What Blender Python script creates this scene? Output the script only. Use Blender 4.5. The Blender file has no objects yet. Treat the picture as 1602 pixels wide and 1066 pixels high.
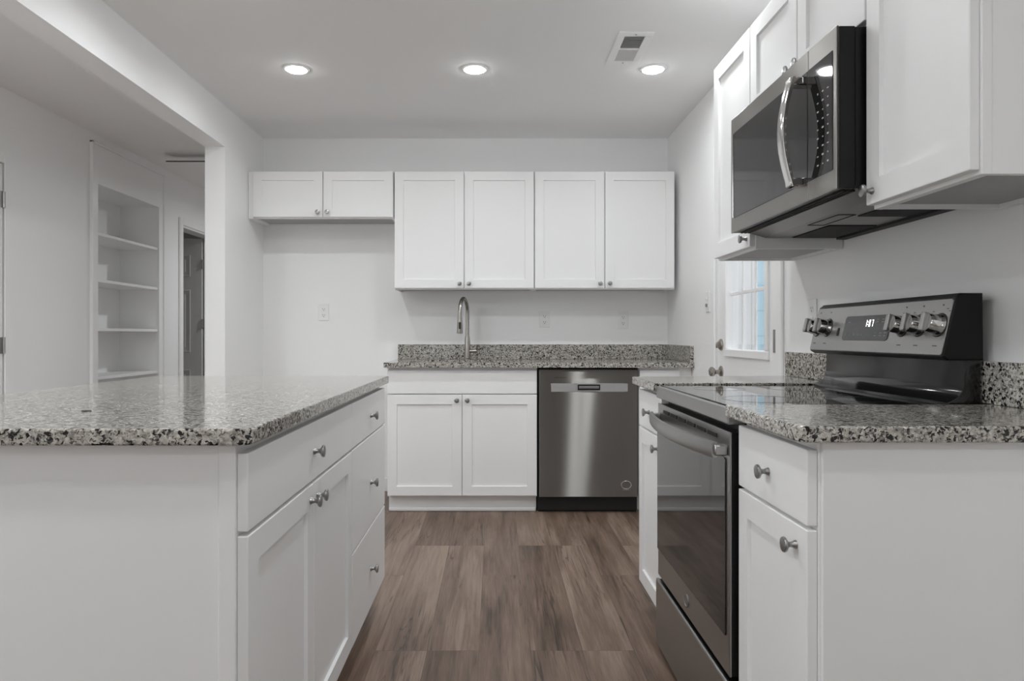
import bpy, bmesh, math, random
from mathutils import Vector, Matrix

sc = bpy.context.scene
COL = sc.collection
PI = math.pi
random.seed(7)

# ------------------------------------------------------------------ camera
F = 1110.0                       # focal length in pixels of the 1602 px wide frame
CAM_H = 1.085
cam = bpy.data.cameras.new('camera')
cam.sensor_width = 36.0
cam.lens = F / 1602.0 * 36.0
cam.shift_x = (801 - 773) / 1602.0
cam.shift_y = -(533 - 525) / 1602.0
cam.clip_start = 0.02
cam_o = bpy.data.objects.new('camera', cam)
COL.objects.link(cam_o)
cam_o.location = (0, 0, CAM_H)
cam_o.rotation_euler = (PI / 2, 0, 0)
sc.camera = cam_o

# ------------------------------------------------------------------ world, exposure
W = bpy.data.worlds.new('daylight'); sc.world = W
W.use_nodes = True
bg = W.node_tree.nodes['Background']
bg.inputs['Color'].default_value = (0.92, 0.96, 1.0, 1)
bg.inputs['Strength'].default_value = 1.5
sc.view_settings.view_transform = 'Standard'
sc.view_settings.look = 'None'
sc.view_settings.gamma = 1.0
sc.view_settings.use_curve_mapping = False
sc.view_settings.exposure = -0.13
sc.cycles.max_bounces = 14
sc.cycles.diffuse_bounces = 9
LED = 70.0                       # glow of the LED lenses
LAMP_W, BEAM = 5.0, 168.0       # power and beam angle of each downlight
REAR_FILL_W = 4.0                  # power of the fill light added at the rear

def area_light(name, loc, rot, sx, sy, power, color=(1, 1, 1)):
    l = bpy.data.lights.new(name, 'AREA'); l.shape = 'RECTANGLE'
    l.size = sx; l.size_y = sy; l.energy = power; l.color = color
    o = bpy.data.objects.new(name, l); COL.objects.link(o)
    o.location = loc; o.rotation_euler = rot
    return o
# fill light added behind the camera, in front of the unseen rear wall
area_light('window_daylight', (-0.75, -2.55, 1.5), (-PI / 2, 0, PI), 1.1, 1.2, REAR_FILL_W, (1.0, 0.99, 0.98))

# ------------------------------------------------------------------ materials
def newmat(name):
    m = bpy.data.materials.new(name); m.use_nodes = True
    nt = m.node_tree
    return m, nt, nt.nodes['Principled BSDF']
def N(nt, t, **kw):
    n = nt.nodes.new(t)
    for k, v in kw.items(): setattr(n, k, v)
    return n
def simple(name, col, rough=0.5, metal=0.0, bump=None, coat=0.0, spec=0.5, emit=None, aniso=None):
    m, nt, b = newmat(name)
    if not isinstance(col, tuple): col = (col, col, col)
    b.inputs['Base Color'].default_value = (*col, 1)
    b.inputs['Roughness'].default_value = rough
    b.inputs['Metallic'].default_value = metal
    b.inputs['Specular IOR Level'].default_value = spec
    b.inputs['Coat Weight'].default_value = coat
    if emit:
        b.inputs['Emission Color'].default_value = (*emit[0], 1)
        b.inputs['Emission Strength'].default_value = emit[1]
    if bump:
        sc_, st = bump
        g = N(nt, 'ShaderNodeNewGeometry')
        t = N(nt, 'ShaderNodeTexNoise'); t.inputs['Scale'].default_value = sc_; t.inputs['Detail'].default_value = 3
        bp = N(nt, 'ShaderNodeBump'); bp.inputs['Strength'].default_value = st; bp.inputs['Distance'].default_value = 0.001
        nt.links.new(g.outputs['Position'], t.inputs['Vector'])
        nt.links.new(t.outputs['Fac'], bp.inputs['Height'])
        nt.links.new(bp.outputs['Normal'], b.inputs['Normal'])
    if aniso is not None:
        b.inputs['Anisotropic'].default_value = aniso[0]
        b.inputs['Anisotropic Rotation'].default_value = aniso[1]
        tg = N(nt, 'ShaderNodeCombineXYZ')                 # direction of the brushing
        for i in range(3): tg.inputs[i].default_value = aniso[2][i]
        nt.links.new(tg.outputs[0], b.inputs['Tangent'])
    return m

M_WALL = simple('wall paint', 0.90, 0.45, bump=(180, 0.05))
M_CEIL = simple('ceiling paint', 0.89, 0.8, bump=(140, 0.08))
M_TRIM = simple('white trim enamel', 0.89, 0.3)
M_CAB = simple('white cabinet lacquer', (0.88, 0.88, 0.88), 0.42, bump=(90, 0.02))
M_UNDERSHADE = simple('painted underside shade', 0.42, 0.6)  # grey stands in for the shade under the upper cabinets
M_NICKEL = simple('brushed nickel', (0.36, 0.355, 0.35), 0.30, 1.0)
M_FAUCET = simple('stainless faucet', (0.40, 0.375, 0.345), 0.25, 1.0)
M_STEEL = simple('brushed stainless', (0.36, 0.345, 0.325), 0.36, 1.0, aniso=(0.98, 0.25, (0, 1, 0)))
def brushed(name, col, rough, an, tangent):
    m = bpy.data.materials.new(name); m.use_nodes = True
    nt = m.node_tree; nt.nodes.clear()
    o = N(nt, 'ShaderNodeOutputMaterial'); g = N(nt, 'ShaderNodeBsdfAnisotropic')
    g.inputs['Color'].default_value = (*col, 1); g.inputs['Roughness'].default_value = rough
    g.inputs['Anisotropy'].default_value = an; g.inputs['Rotation'].default_value = 0.0
    tg = N(nt, 'ShaderNodeCombineXYZ')
    for i in range(3): tg.inputs[i].default_value = tangent[i]
    nt.links.new(tg.outputs[0], g.inputs['Tangent']); nt.links.new(g.outputs[0], o.inputs['Surface'])
    return m
M_STEELW = brushed('brushed stainless door', (0.36, 0.345, 0.325), 0.31, 0.88, (1, 0, 0))
M_STEEL2 = simple('satin stainless', (0.38, 0.378, 0.37), 0.33, 1.0)
M_STEELD = simple('dishwasher strip', (0.42, 0.42, 0.41), 0.5, 0.6)
M_CHROME = simple('polished steel', (0.72, 0.71, 0.70), 0.10, 1.0)
M_BLACK = simple('black enamel', 0.008, 0.28, spec=0.25)
M_BLACKG = simple('glossy black enamel', 0.012, 0.12, spec=0.5)
M_BLACKM = simple('matt black', 0.012, 0.6)
M_GLASSB = simple('black ceramic glass', 0.008, 0.03, coat=0.0, spec=0.75)
M_OVENGL = simple('tinted oven glass', 0.018, 0.04, spec=0.9)
M_MWGL = simple('tinted microwave glass', 0.016, 0.05, spec=0.6)
M_PANE_D = simple('control panel glass', 0.045, 0.12)
M_PLASTIC = simple('white plastic', 0.85, 0.35)
M_SLOT = simple('dark slot', 0.05, 0.6)
M_GREYM = simple('grey metal', (0.30, 0.295, 0.29), 0.4, 0.85)
M_HINGE = simple('satin hinge', (0.36, 0.355, 0.35), 0.4, 0.9)
M_FILTER = simple('vent filter', 0.008, 0.7)
M_MARK = simple('printed white marks', 0.55, 0.6)
M_INK = simple('printed dark marks', 0.06, 0.6)
M_DIGIT = simple('lit digits', 0.9, 0.5, emit=((1, 1, 1), 2.2))
M_LED = simple('lit lens', 0.9, 0.5, emit=((0.975, 0.99, 1.0), LED))
M_FANB = simple('dark fan blade', (0.03, 0.028, 0.026), 0.5)
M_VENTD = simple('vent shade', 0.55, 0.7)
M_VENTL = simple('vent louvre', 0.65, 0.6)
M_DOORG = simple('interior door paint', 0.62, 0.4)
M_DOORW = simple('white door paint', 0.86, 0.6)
M_GROUND = simple('porch concrete', 0.45, 0.9, bump=(30, 0.4))

def mk_glass():
    m = bpy.data.materials.new('window glass'); m.use_nodes = True
    nt = m.node_tree; nt.nodes.clear()
    o = N(nt, 'ShaderNodeOutputMaterial'); mix = N(nt, 'ShaderNodeMixShader')
    tr = N(nt, 'ShaderNodeBsdfTransparent'); gl = N(nt, 'ShaderNodeBsdfGlossy')
    gl.inputs['Roughness'].default_value = 0.02
    lw = N(nt, 'ShaderNodeLayerWeight')
    p5 = N(nt, 'ShaderNodeMath', operation='POWER'); p5.inputs[1].default_value = 5.0
    ma = N(nt, 'ShaderNodeMath', operation='MULTIPLY_ADD'); ma.inputs[1].default_value = 0.96; ma.inputs[2].default_value = 0.04
    nt.links.new(lw.outputs['Facing'], p5.inputs[0]); nt.links.new(p5.outputs[0], ma.inputs[0])
    nt.links.new(ma.outputs[0], mix.inputs[0]); nt.links.new(tr.outputs[0], mix.inputs[1])
    nt.links.new(gl.outputs[0], mix.inputs[2]); nt.links.new(mix.outputs[0], o.inputs['Surface'])
    return m
M_GLASS = mk_glass()

def ramp(nt, stops, interp='LINEAR'):
    r = N(nt, 'ShaderNodeValToRGB'); cr = r.color_ramp; cr.interpolation = interp
    while len(cr.elements) > 1: cr.elements.remove(cr.elements[-1])
    for i, (p, c) in enumerate(stops):
        if not isinstance(c, tuple): c = (c, c, c)
        e = cr.elements[0] if i == 0 else cr.elements.new(p)
        e.position = p; e.color = (*c, 1)
    return r
def vmul(nt, src, v):
    n = N(nt, 'ShaderNodeVectorMath', operation='MULTIPLY'); n.inputs[1].default_value = v
    nt.links.new(src, n.inputs[0]); return n.outputs[0]
def vadd(nt, a, b):
    n = N(nt, 'ShaderNodeVectorMath', operation='ADD')
    nt.links.new(a, n.inputs[0]); nt.links.new(b, n.inputs[1]); return n.outputs[0]
def mixc(nt, mode, fac, a, b):
    n = N(nt, 'ShaderNodeMix', data_type='RGBA', blend_type=mode)
    for sock, v in ((n.inputs[0], fac), (n.inputs[6], a), (n.inputs[7], b)):
        if hasattr(v, 'is_output') or isinstance(v, bpy.types.NodeSocket): nt.links.new(v, sock)
        elif isinstance(v, tuple): sock.default_value = (*v, 1)
        else: sock.default_value = v
    return n.outputs[2]
def math_(nt, op, a, b=None):
    n = N(nt, 'ShaderNodeMath', operation=op)
    for i, v in enumerate((a, b)):
        if v is None: continue
        if isinstance(v, bpy.types.NodeSocket): nt.links.new(v, n.inputs[i])
        else: n.inputs[i].default_value = v
    return n.outputs[0]

def mk_granite():
    m, nt, b = newmat('speckled granite')
    pos = N(nt, 'ShaderNodeNewGeometry').outputs['Position']
    nz = N(nt, 'ShaderNodeTexNoise'); nz.inputs['Scale'].default_value = 120; nz.inputs['Detail'].default_value = 2
    nt.links.new(pos, nz.inputs['Vector'])
    p2 = vadd(nt, pos, vmul(nt, nz.outputs['Color'], (0.012, 0.012, 0.012)))
    v1 = N(nt, 'ShaderNodeTexVoronoi'); v1.inputs['Scale'].default_value = 180
    nt.links.new(p2, v1.inputs['Vector'])
    v2 = N(nt, 'ShaderNodeTexVoronoi'); v2.inputs['Scale'].default_value = 260
    nt.links.new(p2, v2.inputs['Vector'])
    s1 = N(nt, 'ShaderNodeSeparateColor'); nt.links.new(v1.outputs['Color'], s1.inputs[0])
    s2 = N(nt, 'ShaderNodeSeparateColor'); nt.links.new(v2.outputs['Color'], s2.inputs[0])
    # clusters: a slow noise pushes neighbouring grains darker or lighter together
    cl = N(nt, 'ShaderNodeTexNoise'); cl.inputs['Scale'].default_value = 48; cl.inputs['Detail'].default_value = 3
    nt.links.new(pos, cl.inputs['Vector'])
    a = math_(nt, 'ADD', s1.outputs[0], math_(nt, 'MULTIPLY', math_(nt, 'SUBTRACT', cl.outputs['Fac'], 0.5), 0.9))
    r1 = ramp(nt, [(0.0, (0.012, 0.012, 0.012)), (0.14, (0.09, 0.084, 0.076)), (0.20, (0.30, 0.28, 0.25)),
                   (0.36, (0.49, 0.462, 0.415)), (0.70, (0.60, 0.572, 0.522)), (0.93, (0.38, 0.356, 0.318))], 'CONSTANT')
    nt.links.new(a, r1.inputs[0])
    r2 = ramp(nt, [(0.0, 0.10), (0.10, 0.55), (0.22, 0.85), (0.7, 1.0), (0.9, 1.15)], 'CONSTANT')
    nt.links.new(s2.outputs[1], r2.inputs[0])
    c = mixc(nt, 'MULTIPLY', 0.85, r1.outputs[0], r2.outputs[0])
    nt.links.new(c, b.inputs['Base Color'])
    b.inputs['Roughness'].default_value = 0.10
    b.inputs['Specular IOR Level'].default_value = 0.5
    return m
M_GRANITE = mk_granite()

def mk_floor():
    m, nt, b = newmat('brown plank flooring')
    pos = N(nt, 'ShaderNodeNewGeometry').outputs['Position']
    sep = N(nt, 'ShaderNodeSeparateXYZ'); nt.links.new(pos, sep.inputs[0])
    cmb = N(nt, 'ShaderNodeCombineXYZ')
    nt.links.new(sep.outputs[1], cmb.inputs[0])
    nt.links.new(math_(nt, 'ADD', sep.outputs[0], 0.052), cmb.inputs[1])
    br = N(nt, 'ShaderNodeTexBrick'); br.offset = 0.37; br.offset_frequency = 3; br.squash = 1
    br.inputs['Color1'].default_value = (0, 0, 0, 1); br.inputs['Color2'].default_value = (1, 1, 1, 1)
    br.inputs['Mortar'].default_value = (0.5, 0.5, 0.5, 1)
    br.inputs['Scale'].default_value = 1.0; br.inputs['Brick Width'].default_value = 1.22
    br.inputs['Row Height'].default_value = 0.178; br.inputs['Mortar Size'].default_value = 0.0011
    br.inputs['Mortar Smooth'].default_value = 0.3; br.inputs['Bias'].default_value = 0
    nt.links.new(cmb.outputs[0], br.inputs['Vector'])
    rnd = N(nt, 'ShaderNodeSeparateColor'); nt.links.new(br.outputs['Color'], rnd.inputs[0])
    off = N(nt, 'ShaderNodeCombineXYZ')
    for i, k in enumerate((7.0, 13.0, 5.0)): nt.links.new(math_(nt, 'MULTIPLY', rnd.outputs[0], k), off.inputs[i])
    def noise(scale, detail, dist, rough=0.5):
        t = N(nt, 'ShaderNodeTexNoise'); t.inputs['Scale'].default_value = 1
        t.inputs['Detail'].default_value = detail; t.inputs['Distortion'].default_value = dist; t.inputs['Roughness'].default_value = rough
        nt.links.new(vadd(nt, vmul(nt, pos, scale), off.outputs[0]), t.inputs['Vector']); return t.outputs['Fac']
    blot = noise((10, 1.1, 1), 4, 0.8)
    grain = noise((62, 2.6, 1), 5, 0.6, 0.65)
    fine = noise((230, 9, 1), 3, 0.3, 0.6)
    tone = math_(nt, 'ADD', math_(nt, 'MULTIPLY', blot, 1.05),
                 math_(nt, 'ADD', math_(nt, 'ADD', math_(nt, 'MULTIPLY', grain, 0.62), math_(nt, 'MULTIPLY', fine, 0.28)), math_(nt, 'MULTIPLY', rnd.outputs[0], 0.20)))
    tone = math_(nt, 'SUBTRACT', tone, 0.56)
    r = ramp(nt, [(0.16, (0.048, 0.029, 0.019)), (0.36, (0.126, 0.082, 0.058)), (0.56, (0.203, 0.139, 0.102)), (0.78, (0.305, 0.222, 0.172))])
    nt.links.new(tone, r.inputs[0])
    knot = noise((26, 1.6, 1), 2, 1.6)
    kr = ramp(nt, [(0.0, 0.25), (0.27, 0.45), (0.31, 1.0)]); nt.links.new(knot, kr.inputs[0])
    c = mixc(nt, 'MULTIPLY', 0.9, r.outputs[0], kr.outputs[0])
    vein = noise((22, 0.9, 1), 3, 1.2); where = noise((5, 0.8, 1), 1, 0.3)
    vr = ramp(nt, [(0.0, 0.30), (0.008, 0.42), (0.022, 1.0)]); nt.links.new(math_(nt, 'ABSOLUTE', math_(nt, 'SUBTRACT', vein, 0.5)), vr.inputs[0])
    wr = ramp(nt, [(0.0, 0.0), (0.52, 0.0), (0.60, 0.8)]); nt.links.new(where, wr.inputs[0])
    c = mixc(nt, 'MULTIPLY', wr.outputs[0], c, vr.outputs[0])
    c = mixc(nt, 'MIX', math_(nt, 'MULTIPLY', br.outputs['Fac'], 0.55), c, (0.03, 0.02, 0.015))
    nt.links.new(c, b.inputs['Base Color'])
    b.inputs['Roughness'].default_value = 0.42
    bp = N(nt, 'ShaderNodeBump'); bp.inputs['Strength'].default_value = 0.15; bp.inputs['Distance'].default_value = 0.002
    nt.links.new(grain, bp.inputs['Height']); nt.links.new(bp.outputs['Normal'], b.inputs['Normal'])
    return m
M_FLOOR = mk_floor()

def mk_boards():
    m, nt, b = newmat('white porch boards')
    pos = N(nt, 'ShaderNodeNewGeometry').outputs['Position']
    w = N(nt, 'ShaderNodeTexWave', wave_type='BANDS', bands_direction='X', wave_profile='SAW'); w.inputs['Scale'].default_value = 1.6
    nt.links.new(pos, w.inputs['Vector'])
    r = ramp(nt, [(0.0, 0.55), (0.04, 0.8), (0.96, 0.82), (1.0, 0.55)]); nt.links.new(w.outputs['Fac'], r.inputs[0])
    nt.links.new(r.outputs[0], b.inputs['Base Color']); b.inputs['Roughness'].default_value = 0.6
    return m
M_BOARDS = mk_boards()
def mk_blue():
    m, nt, b = newmat('pale blue block wall')
    pos = N(nt, 'ShaderNodeNewGeometry').outputs['Position']
    sep = N(nt, 'ShaderNodeSeparateXYZ'); nt.links.new(pos, sep.inputs[0])
    cmb = N(nt, 'ShaderNodeCombineXYZ')
    nt.links.new(sep.outputs[0], cmb.inputs[0]); nt.links.new(sep.outputs[2], cmb.inputs[1])
    br = N(nt, 'ShaderNodeTexBrick')
    br.inputs['Color1'].default_value = (0.50, 0.70, 0.80, 1); br.inputs['Color2'].default_value = (0.54, 0.73, 0.83, 1)
    br.inputs['Mortar'].default_value = (0.38, 0.56, 0.66, 1); br.inputs['Scale'].default_value = 1
    br.inputs['Brick Width'].default_value = 0.8; br.inputs['Row Height'].default_value = 0.27; br.inputs['Mortar Size'].default_value = 0.008
    nt.links.new(cmb.outputs[0], br.inputs['Vector'])
    nt.links.new(br.outputs['Color'], b.inputs['Base Color']); b.inputs['Roughness'].default_value = 0.7
    return m
M_BLUE = mk_blue()

# ------------------------------------------------------------------ mesh helpers
def BM(): return bmesh.new()
def box(bm, x0, x1, y0, y1, z0, z1, bev=0.0, seg=1):
    r = bmesh.ops.create_cube(bm, size=1.0)
    vs = r['verts']
    for v in vs:
        v.co = ((x0 + x1) / 2 + v.co.x * (x1 - x0), (y0 + y1) / 2 + v.co.y * (y1 - y0), (z0 + z1) / 2 + v.co.z * (z1 - z0))
    if bev > 0:
        es = list({e for v in vs for e in v.link_edges})
        bmesh.ops.bevel(bm, geom=es, offset=bev, segments=seg, affect='EDGES', profile=0.5)
    return bm
def prism(bm, poly, z0, z1, bev=0.0, axis='z', seg=1):
    """extrude a closed outline between z0 and z1 along an axis"""
    def P(p, t):
        return {'z': (p[0], p[1], t), 'y': (p[0], t, p[1]), 'x': (t, p[0], p[1])}[axis]
    a = [bm.verts.new(P(p, z0)) for p in poly]; b = [bm.verts.new(P(p, z1)) for p in poly]
    n = len(poly); fs = [bm.faces.new(a[::-1]), bm.faces.new(b)]
    for i in range(n): fs.append(bm.faces.new((a[i], a[(i + 1) % n], b[(i + 1) % n], b[i])))
    bmesh.ops.recalc_face_normals(bm, faces=fs)
    if bev > 0:
        caps = set(fs[0].edges) | set(fs[1].edges)
        bmesh.ops.bevel(bm, geom=list(caps), offset=bev, segments=seg, affect='EDGES', profile=0.5)
    return bm
def round_rect(x0, x1, y0, y1, radii, k=5):
    """outline, counter-clockwise from (x0,y0); radii for the corners x0y0, x1y0, x1y1, x0y1"""
    out = []
    for (cx, cy, sx, sy, a0), r in zip(((x0, y0, 1, 1, PI), (x1, y0, -1, 1, 1.5 * PI), (x1, y1, -1, -1, 0), (x0, y1, 1, -1, PI / 2)), radii):
        if r <= 0: out.append((cx, cy)); continue
        for i in range(k + 1):
            t = a0 + PI / 2 * i / k
            out.append((cx + sx * r + r * math.cos(t), cy + sy * r + r * math.sin(t)))
    return out
def lathe(bm, prof, seg=24, mat=None):
    """profile [(radius, height)] turned around the local y axis"""
    rings = []
    for r, h in prof:
        if r < 1e-6: rings.append([bm.verts.new((0, h, 0))])
        else: rings.append([bm.verts.new((r * math.cos(2 * PI * i / seg), h, r * math.sin(2 * PI * i / seg))) for i in range(seg)])
    fs = []
    for a, b in zip(rings, rings[1:]):
        for i in range(seg):
            j = (i + 1) % seg
            if len(a) == 1 and len(b) == 1: continue
            if len(a) == 1: fs.append(bm.faces.new((a[0], b[i], b[j])))
            elif len(b) == 1: fs.append(bm.faces.new((a[i], b[0], a[j])))
            else: fs.append(bm.faces.new((a[i], b[i], b[j], a[j])))
    if len(rings[0]) > 1: fs.append(bm.faces.new(rings[0]))
    if len(rings[-1]) > 1: fs.append(bm.faces.new(rings[-1][::-1]))
    bmesh.ops.recalc_face_normals(bm, faces=fs)
    if mat is not None:
        bmesh.ops.transform(bm, matrix=mat, verts=list({v for f in fs for v in f.verts}))
    return bm
def tube(bm, pts, rad, seg=14, flat=None):
    """round (or flat=(a,b) rectangular-ish elliptical) tube swept along pts"""
    pts = [Vector(p) for p in pts]
    rings = []; up = None
    for i, p in enumerate(pts):
        d = (pts[min(i + 1, len(pts) - 1)] - pts[max(i - 1, 0)]).normalized()
        if up is None:
            up = d.cross(Vector((0, 0, 1)))
            if up.length < 0.1: up = d.cross(Vector((0, 1, 0)))
            up.normalize()
        up = (up - d * up.dot(d)).normalized(); w = d.cross(up)
        r = rad[i] if isinstance(rad, (list, tuple)) else rad
        rings.append([bm.verts.new(p + up * (r * math.cos(2 * PI * k / seg)) + w * (r * math.sin(2 * PI * k / seg))) for k in range(seg)])
    fs = []
    for a, b in zip(rings, rings[1:]):
        for i in range(seg): fs.append(bm.faces.new((a[i], a[(i + 1) % seg], b[(i + 1) % seg], b[i])))
    fs.append(bm.faces.new(rings[0][::-1])); fs.append(bm.faces.new(rings[-1]))
    bmesh.ops.recalc_face_normals(bm, faces=fs)
    return bm
def xf(bm, M):
    bmesh.ops.transform(bm, matrix=M, verts=bm.verts[:])
    if M.to_3x3().determinant() < 0: bmesh.ops.reverse_faces(bm, faces=bm.faces[:])
    return bm
def frame(U, Nn, O):
    U = Vector(U); Nn = Vector(Nn)
    M = Matrix.Identity(4)
    for r in range(3):
        M[r][0] = U[r]; M[r][1] = Nn[r]; M[r][2] = (0, 0, 1)[r]; M[r][3] = O[r]
    return M
WALL_Y, WALL_R, WALL_L, HALL, CEIL = 4.95, 1.21, -1.61, -2.72, 2.46
FB = frame((1, 0, 0), (0, -1, 0), (0, WALL_Y, 0))          # u = X, n = distance in front of the back wall
FR = frame((0, 1, 0), (-1, 0, 0), (WALL_R, 0, 0))          # u = Y, n = distance from the right wall
FI = frame((0, 1, 0), (1, 0, 0), (0, 0, 0))                # island: u = Y, n = X
FH = frame((0, 1, 0), (1, 0, 0), (HALL, 0, 0))             # hall wall: u = Y, n = distance from it

def base_of(o):
    v = Vector((0, 0, 0))
    while o is not None: v += o.location; o = o.parent
    return v
def smooth(me, ang=40):
    for p in me.polygons: p.use_smooth = True
    try: me.set_sharp_from_angle(angle=math.radians(ang))
    except Exception: pass
def link(name, bm, mat, origin=None, sm=False):
    me = bpy.data.meshes.new(name)
    if origin is not None: bmesh.ops.translate(bm, vec=-Vector(origin), verts=bm.verts[:])
    bm.to_mesh(me); bm.free()
    me.materials.append(mat)
    if sm: smooth(me)
    o = bpy.data.objects.new(name, me); COL.objects.link(o)
    return o
def thing(name, label, cat, loc, group=None):
    o = bpy.data.objects.new(name, None); COL.objects.link(o)
    o.empty_display_size = 0.1; o.location = loc
    o['label'] = label; o['category'] = cat
    if group: o['group'] = group
    return o
def part(name, bm, mat, parent, label=None, sm=False):
    o = link(name, bm, mat, base_of(parent), sm)
    o.parent = parent
    if label: o['label'] = label
    return o
def solo(name, bm, mat, label, cat, group=None, sm=False):
    xs = [v.co for v in bm.verts]
    org = Vector(((min(c.x for c in xs) + max(c.x for c in xs)) / 2, (min(c.y for c in xs) + max(c.y for c in xs)) / 2, min(c.z for c in xs)))
    o = link(name, bm, mat, org, sm); o.location = org
    o['label'] = label; o['category'] = cat
    if group: o['group'] = group
    return o
def struct(name, bm, mat, parent=None, sm=False):
    if parent is not None: return part(name, bm, mat, parent, sm=sm)
    o = link(name, bm, mat, None, sm); o['kind'] = 'structure'
    return o
def struct_empty(name, loc):
    o = bpy.data.objects.new(name, None); COL.objects.link(o); o.location = loc; o['kind'] = 'structure'; o.empty_display_size = 0.1
    return o

# ------------------------------------------------------------------ room shell
struct('floor', box(BM(), -4.4, 1.33, -2.75, 8.15, -0.06, 0.0), M_FLOOR)
struct('ceiling', box(BM(), -4.4, 1.33, -2.75, 8.15, CEIL, CEIL + 0.08), M_CEIL)
struct('wall_back', box(BM(), -1.73, 1.21, WALL_Y, WALL_Y + 0.12, 0, CEIL), M_WALL)
b = BM()                                                    # kitchen side wall with the wide opening to the hall
box(b, -1.73, -1.61, 4.245, WALL_Y, 0, CEIL)
box(b, -1.73, -1.61, 0.9, 4.245, 2.215, CEIL)
box(b, -1.73, -1.61, -2.6, 0.9, 0, CEIL)
struct('wall_left', b, M_WALL)
D0, D1, DT = 3.03, 3.845, 2.04                              # exterior door leaf
b = BM()
box(b, 1.21, 1.33, -2.6, D0 - 0.012, 0, CEIL); box(b, 1.21, 1.33, D1 + 0.012, 8.1, 0, CEIL); box(b, 1.21, 1.33, D0 - 0.012, D1 + 0.012, DT + 0.012, CEIL)
struct('wall_right', b, M_WALL)
b = BM()
KY0, KY1, KZ = 4.846, 5.729, 2.12                           # book niche
for y0, y1, z0, z1 in ((-2.6, 3.108, 0, CEIL), (3.108, 3.942, 2.045, CEIL), (3.942, KY0 - 0.022, 0, CEIL), (KY0 - 0.022, KY1 + 0.022, KZ + 0.022, CEIL),
                       (KY1 + 0.022, 6.18, 0, CEIL), (6.18, 6.96, 2.045, CEIL), (6.96, 8.0, 0, CEIL)):
    box(b, HALL - 0.12, HALL, y0, y1, z0, z1)
box(b, HALL - 0.16, HALL - 0.12, 3.0, 4.05, 0, 2.2)  # unseen backing added behind the closed door to block outside light
struct('wall_hall', b, M_WALL)
b = BM()
box(b, -2.84, 1.33, 8.0, 8.12, 0, CEIL)
struct('wall_end', b, M_WALL)
b = BM()                                                    # room behind the open hall door
box(b, -4.3, -4.2, 5.9, 8.12, 0, CEIL); box(b, -4.2, -2.84, 8.0, 8.12, 0, CEIL); box(b, -4.2, -2.84, 5.8, 5.9, 0, CEIL)
struct('wall_bedroom', b, M_WALL)
b = BM()                                                    # rear wall with an added window opening for the fill
ADDED_WIN = ((-1.3, -0.2),)
xs = [-2.84, -1.3, -0.2, 1.33]
for i in range(3):
    if i == 1: box(b, xs[i], xs[i + 1], -2.72, -2.6, 0, 0.9); box(b, xs[i], xs[i + 1], -2.72, -2.6, 2.1, CEIL)
    else: box(b, xs[i], xs[i + 1], -2.72, -2.6, 0, CEIL)
struct('wall_rear', b, M_WALL)
for k, (x0, x1) in enumerate(ADDED_WIN):
    e = struct_empty('window_%d' % (k + 1), ((x0 + x1) / 2, -2.66, 0.9))  # unseen window, added to go with the rear fill light
    b = BM()
    for a0, a1, z0, z1 in ((x0, x1, 0.9, 0.95), (x0, x1, 2.05, 2.1), (x0, x0 + 0.05, 0.95, 2.05), (x1 - 0.05, x1, 0.95, 2.05), (x0 + 0.05, x1 - 0.05, 1.485, 1.515)):
        box(b, a0, a1, -2.70, -2.64, z0, z1)
    part('window_frame', b, M_TRIM, e)
    part('pane', box(BM(), x0 + 0.05, x1 - 0.05, -2.672, -2.668, 0.95, 2.05), M_GLASS, e)
# baseboards
struct('baseboard_back', box(BM(), -1.595, -0.66, WALL_Y - 0.014, WALL_Y, 0, 0.09, 0.003), M_TRIM)
struct('baseboard_left', box(BM(), -1.61, -1.596, 4.25, WALL_Y - 0.016, 0, 0.09, 0.003), M_TRIM)
struct('baseboard_right', box(BM(), 1.196, 1.21, 3.93, 4.30, 0, 0.09, 0.003), M_TRIM)
struct('baseboard_hall', box(BM(), HALL, HALL + 0.014, 4.03, 4.78, 0, 0.09, 0.003), M_TRIM)
# outside, seen through the door window
struct('ground', box(BM(), 1.34, 9, -3, 12, -0.12, -0.06), M_GROUND)
struct('wall_porch', box(BM(), 1.4, 2.20, 5.95, 6.03, -0.06, 2.2), M_BOARDS)
struct('wall_outside', box(BM(), 1.6, 5.5, 7.6, 7.8, -0.06, 3.4), M_BLUE)

# ------------------------------------------------------------------ doors
# exterior door with the nine-pane window
d1 = struct_empty('door_1', (1.24, (D0 + D1) / 2, 0.0))
X0, X1 = 1.213, 1.255
GY0, GY1, GZ0, GZ1 = 3.155, 3.675, 1.015, 1.865
b = BM()
box(b, X0, X1, D0, GY0, 0.012, DT); box(b, X0, X1, GY1, D1, 0.012, DT)
box(b, X0, X1, GY0, GY1, 0.012, GZ0); box(b, X0, X1, GY0, GY1, GZ1, DT)
for y0, y1 in ((3.15, 3.40), (3.47, 3.72)):
    r = box(b, X0 - 0.004, X0 + 0.003, y0, y1, 0.25, 0.80, 0.003)
part('door_leaf', b, M_TRIM, d1)
b = BM()
for y0, y1, z0, z1 in ((GY0 - 0.033, GY1 + 0.033, GZ0 - 0.04, GZ0), (GY0 - 0.033, GY1 + 0.033, GZ1, GZ1 + 0.04), (GY0 - 0.033, GY0, GZ0, GZ1), (GY1, GY1 + 0.033, GZ0, GZ1)):
    box(b, X0 - 0.014, X0 + 0.004, y0, y1, z0, z1, 0.004)
wf = part('window_frame', b, M_TRIM, d1)
part('pane', box(BM(), 1.232, 1.236, GY0, GY1, GZ0, GZ1), M_GLASS, wf)
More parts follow.
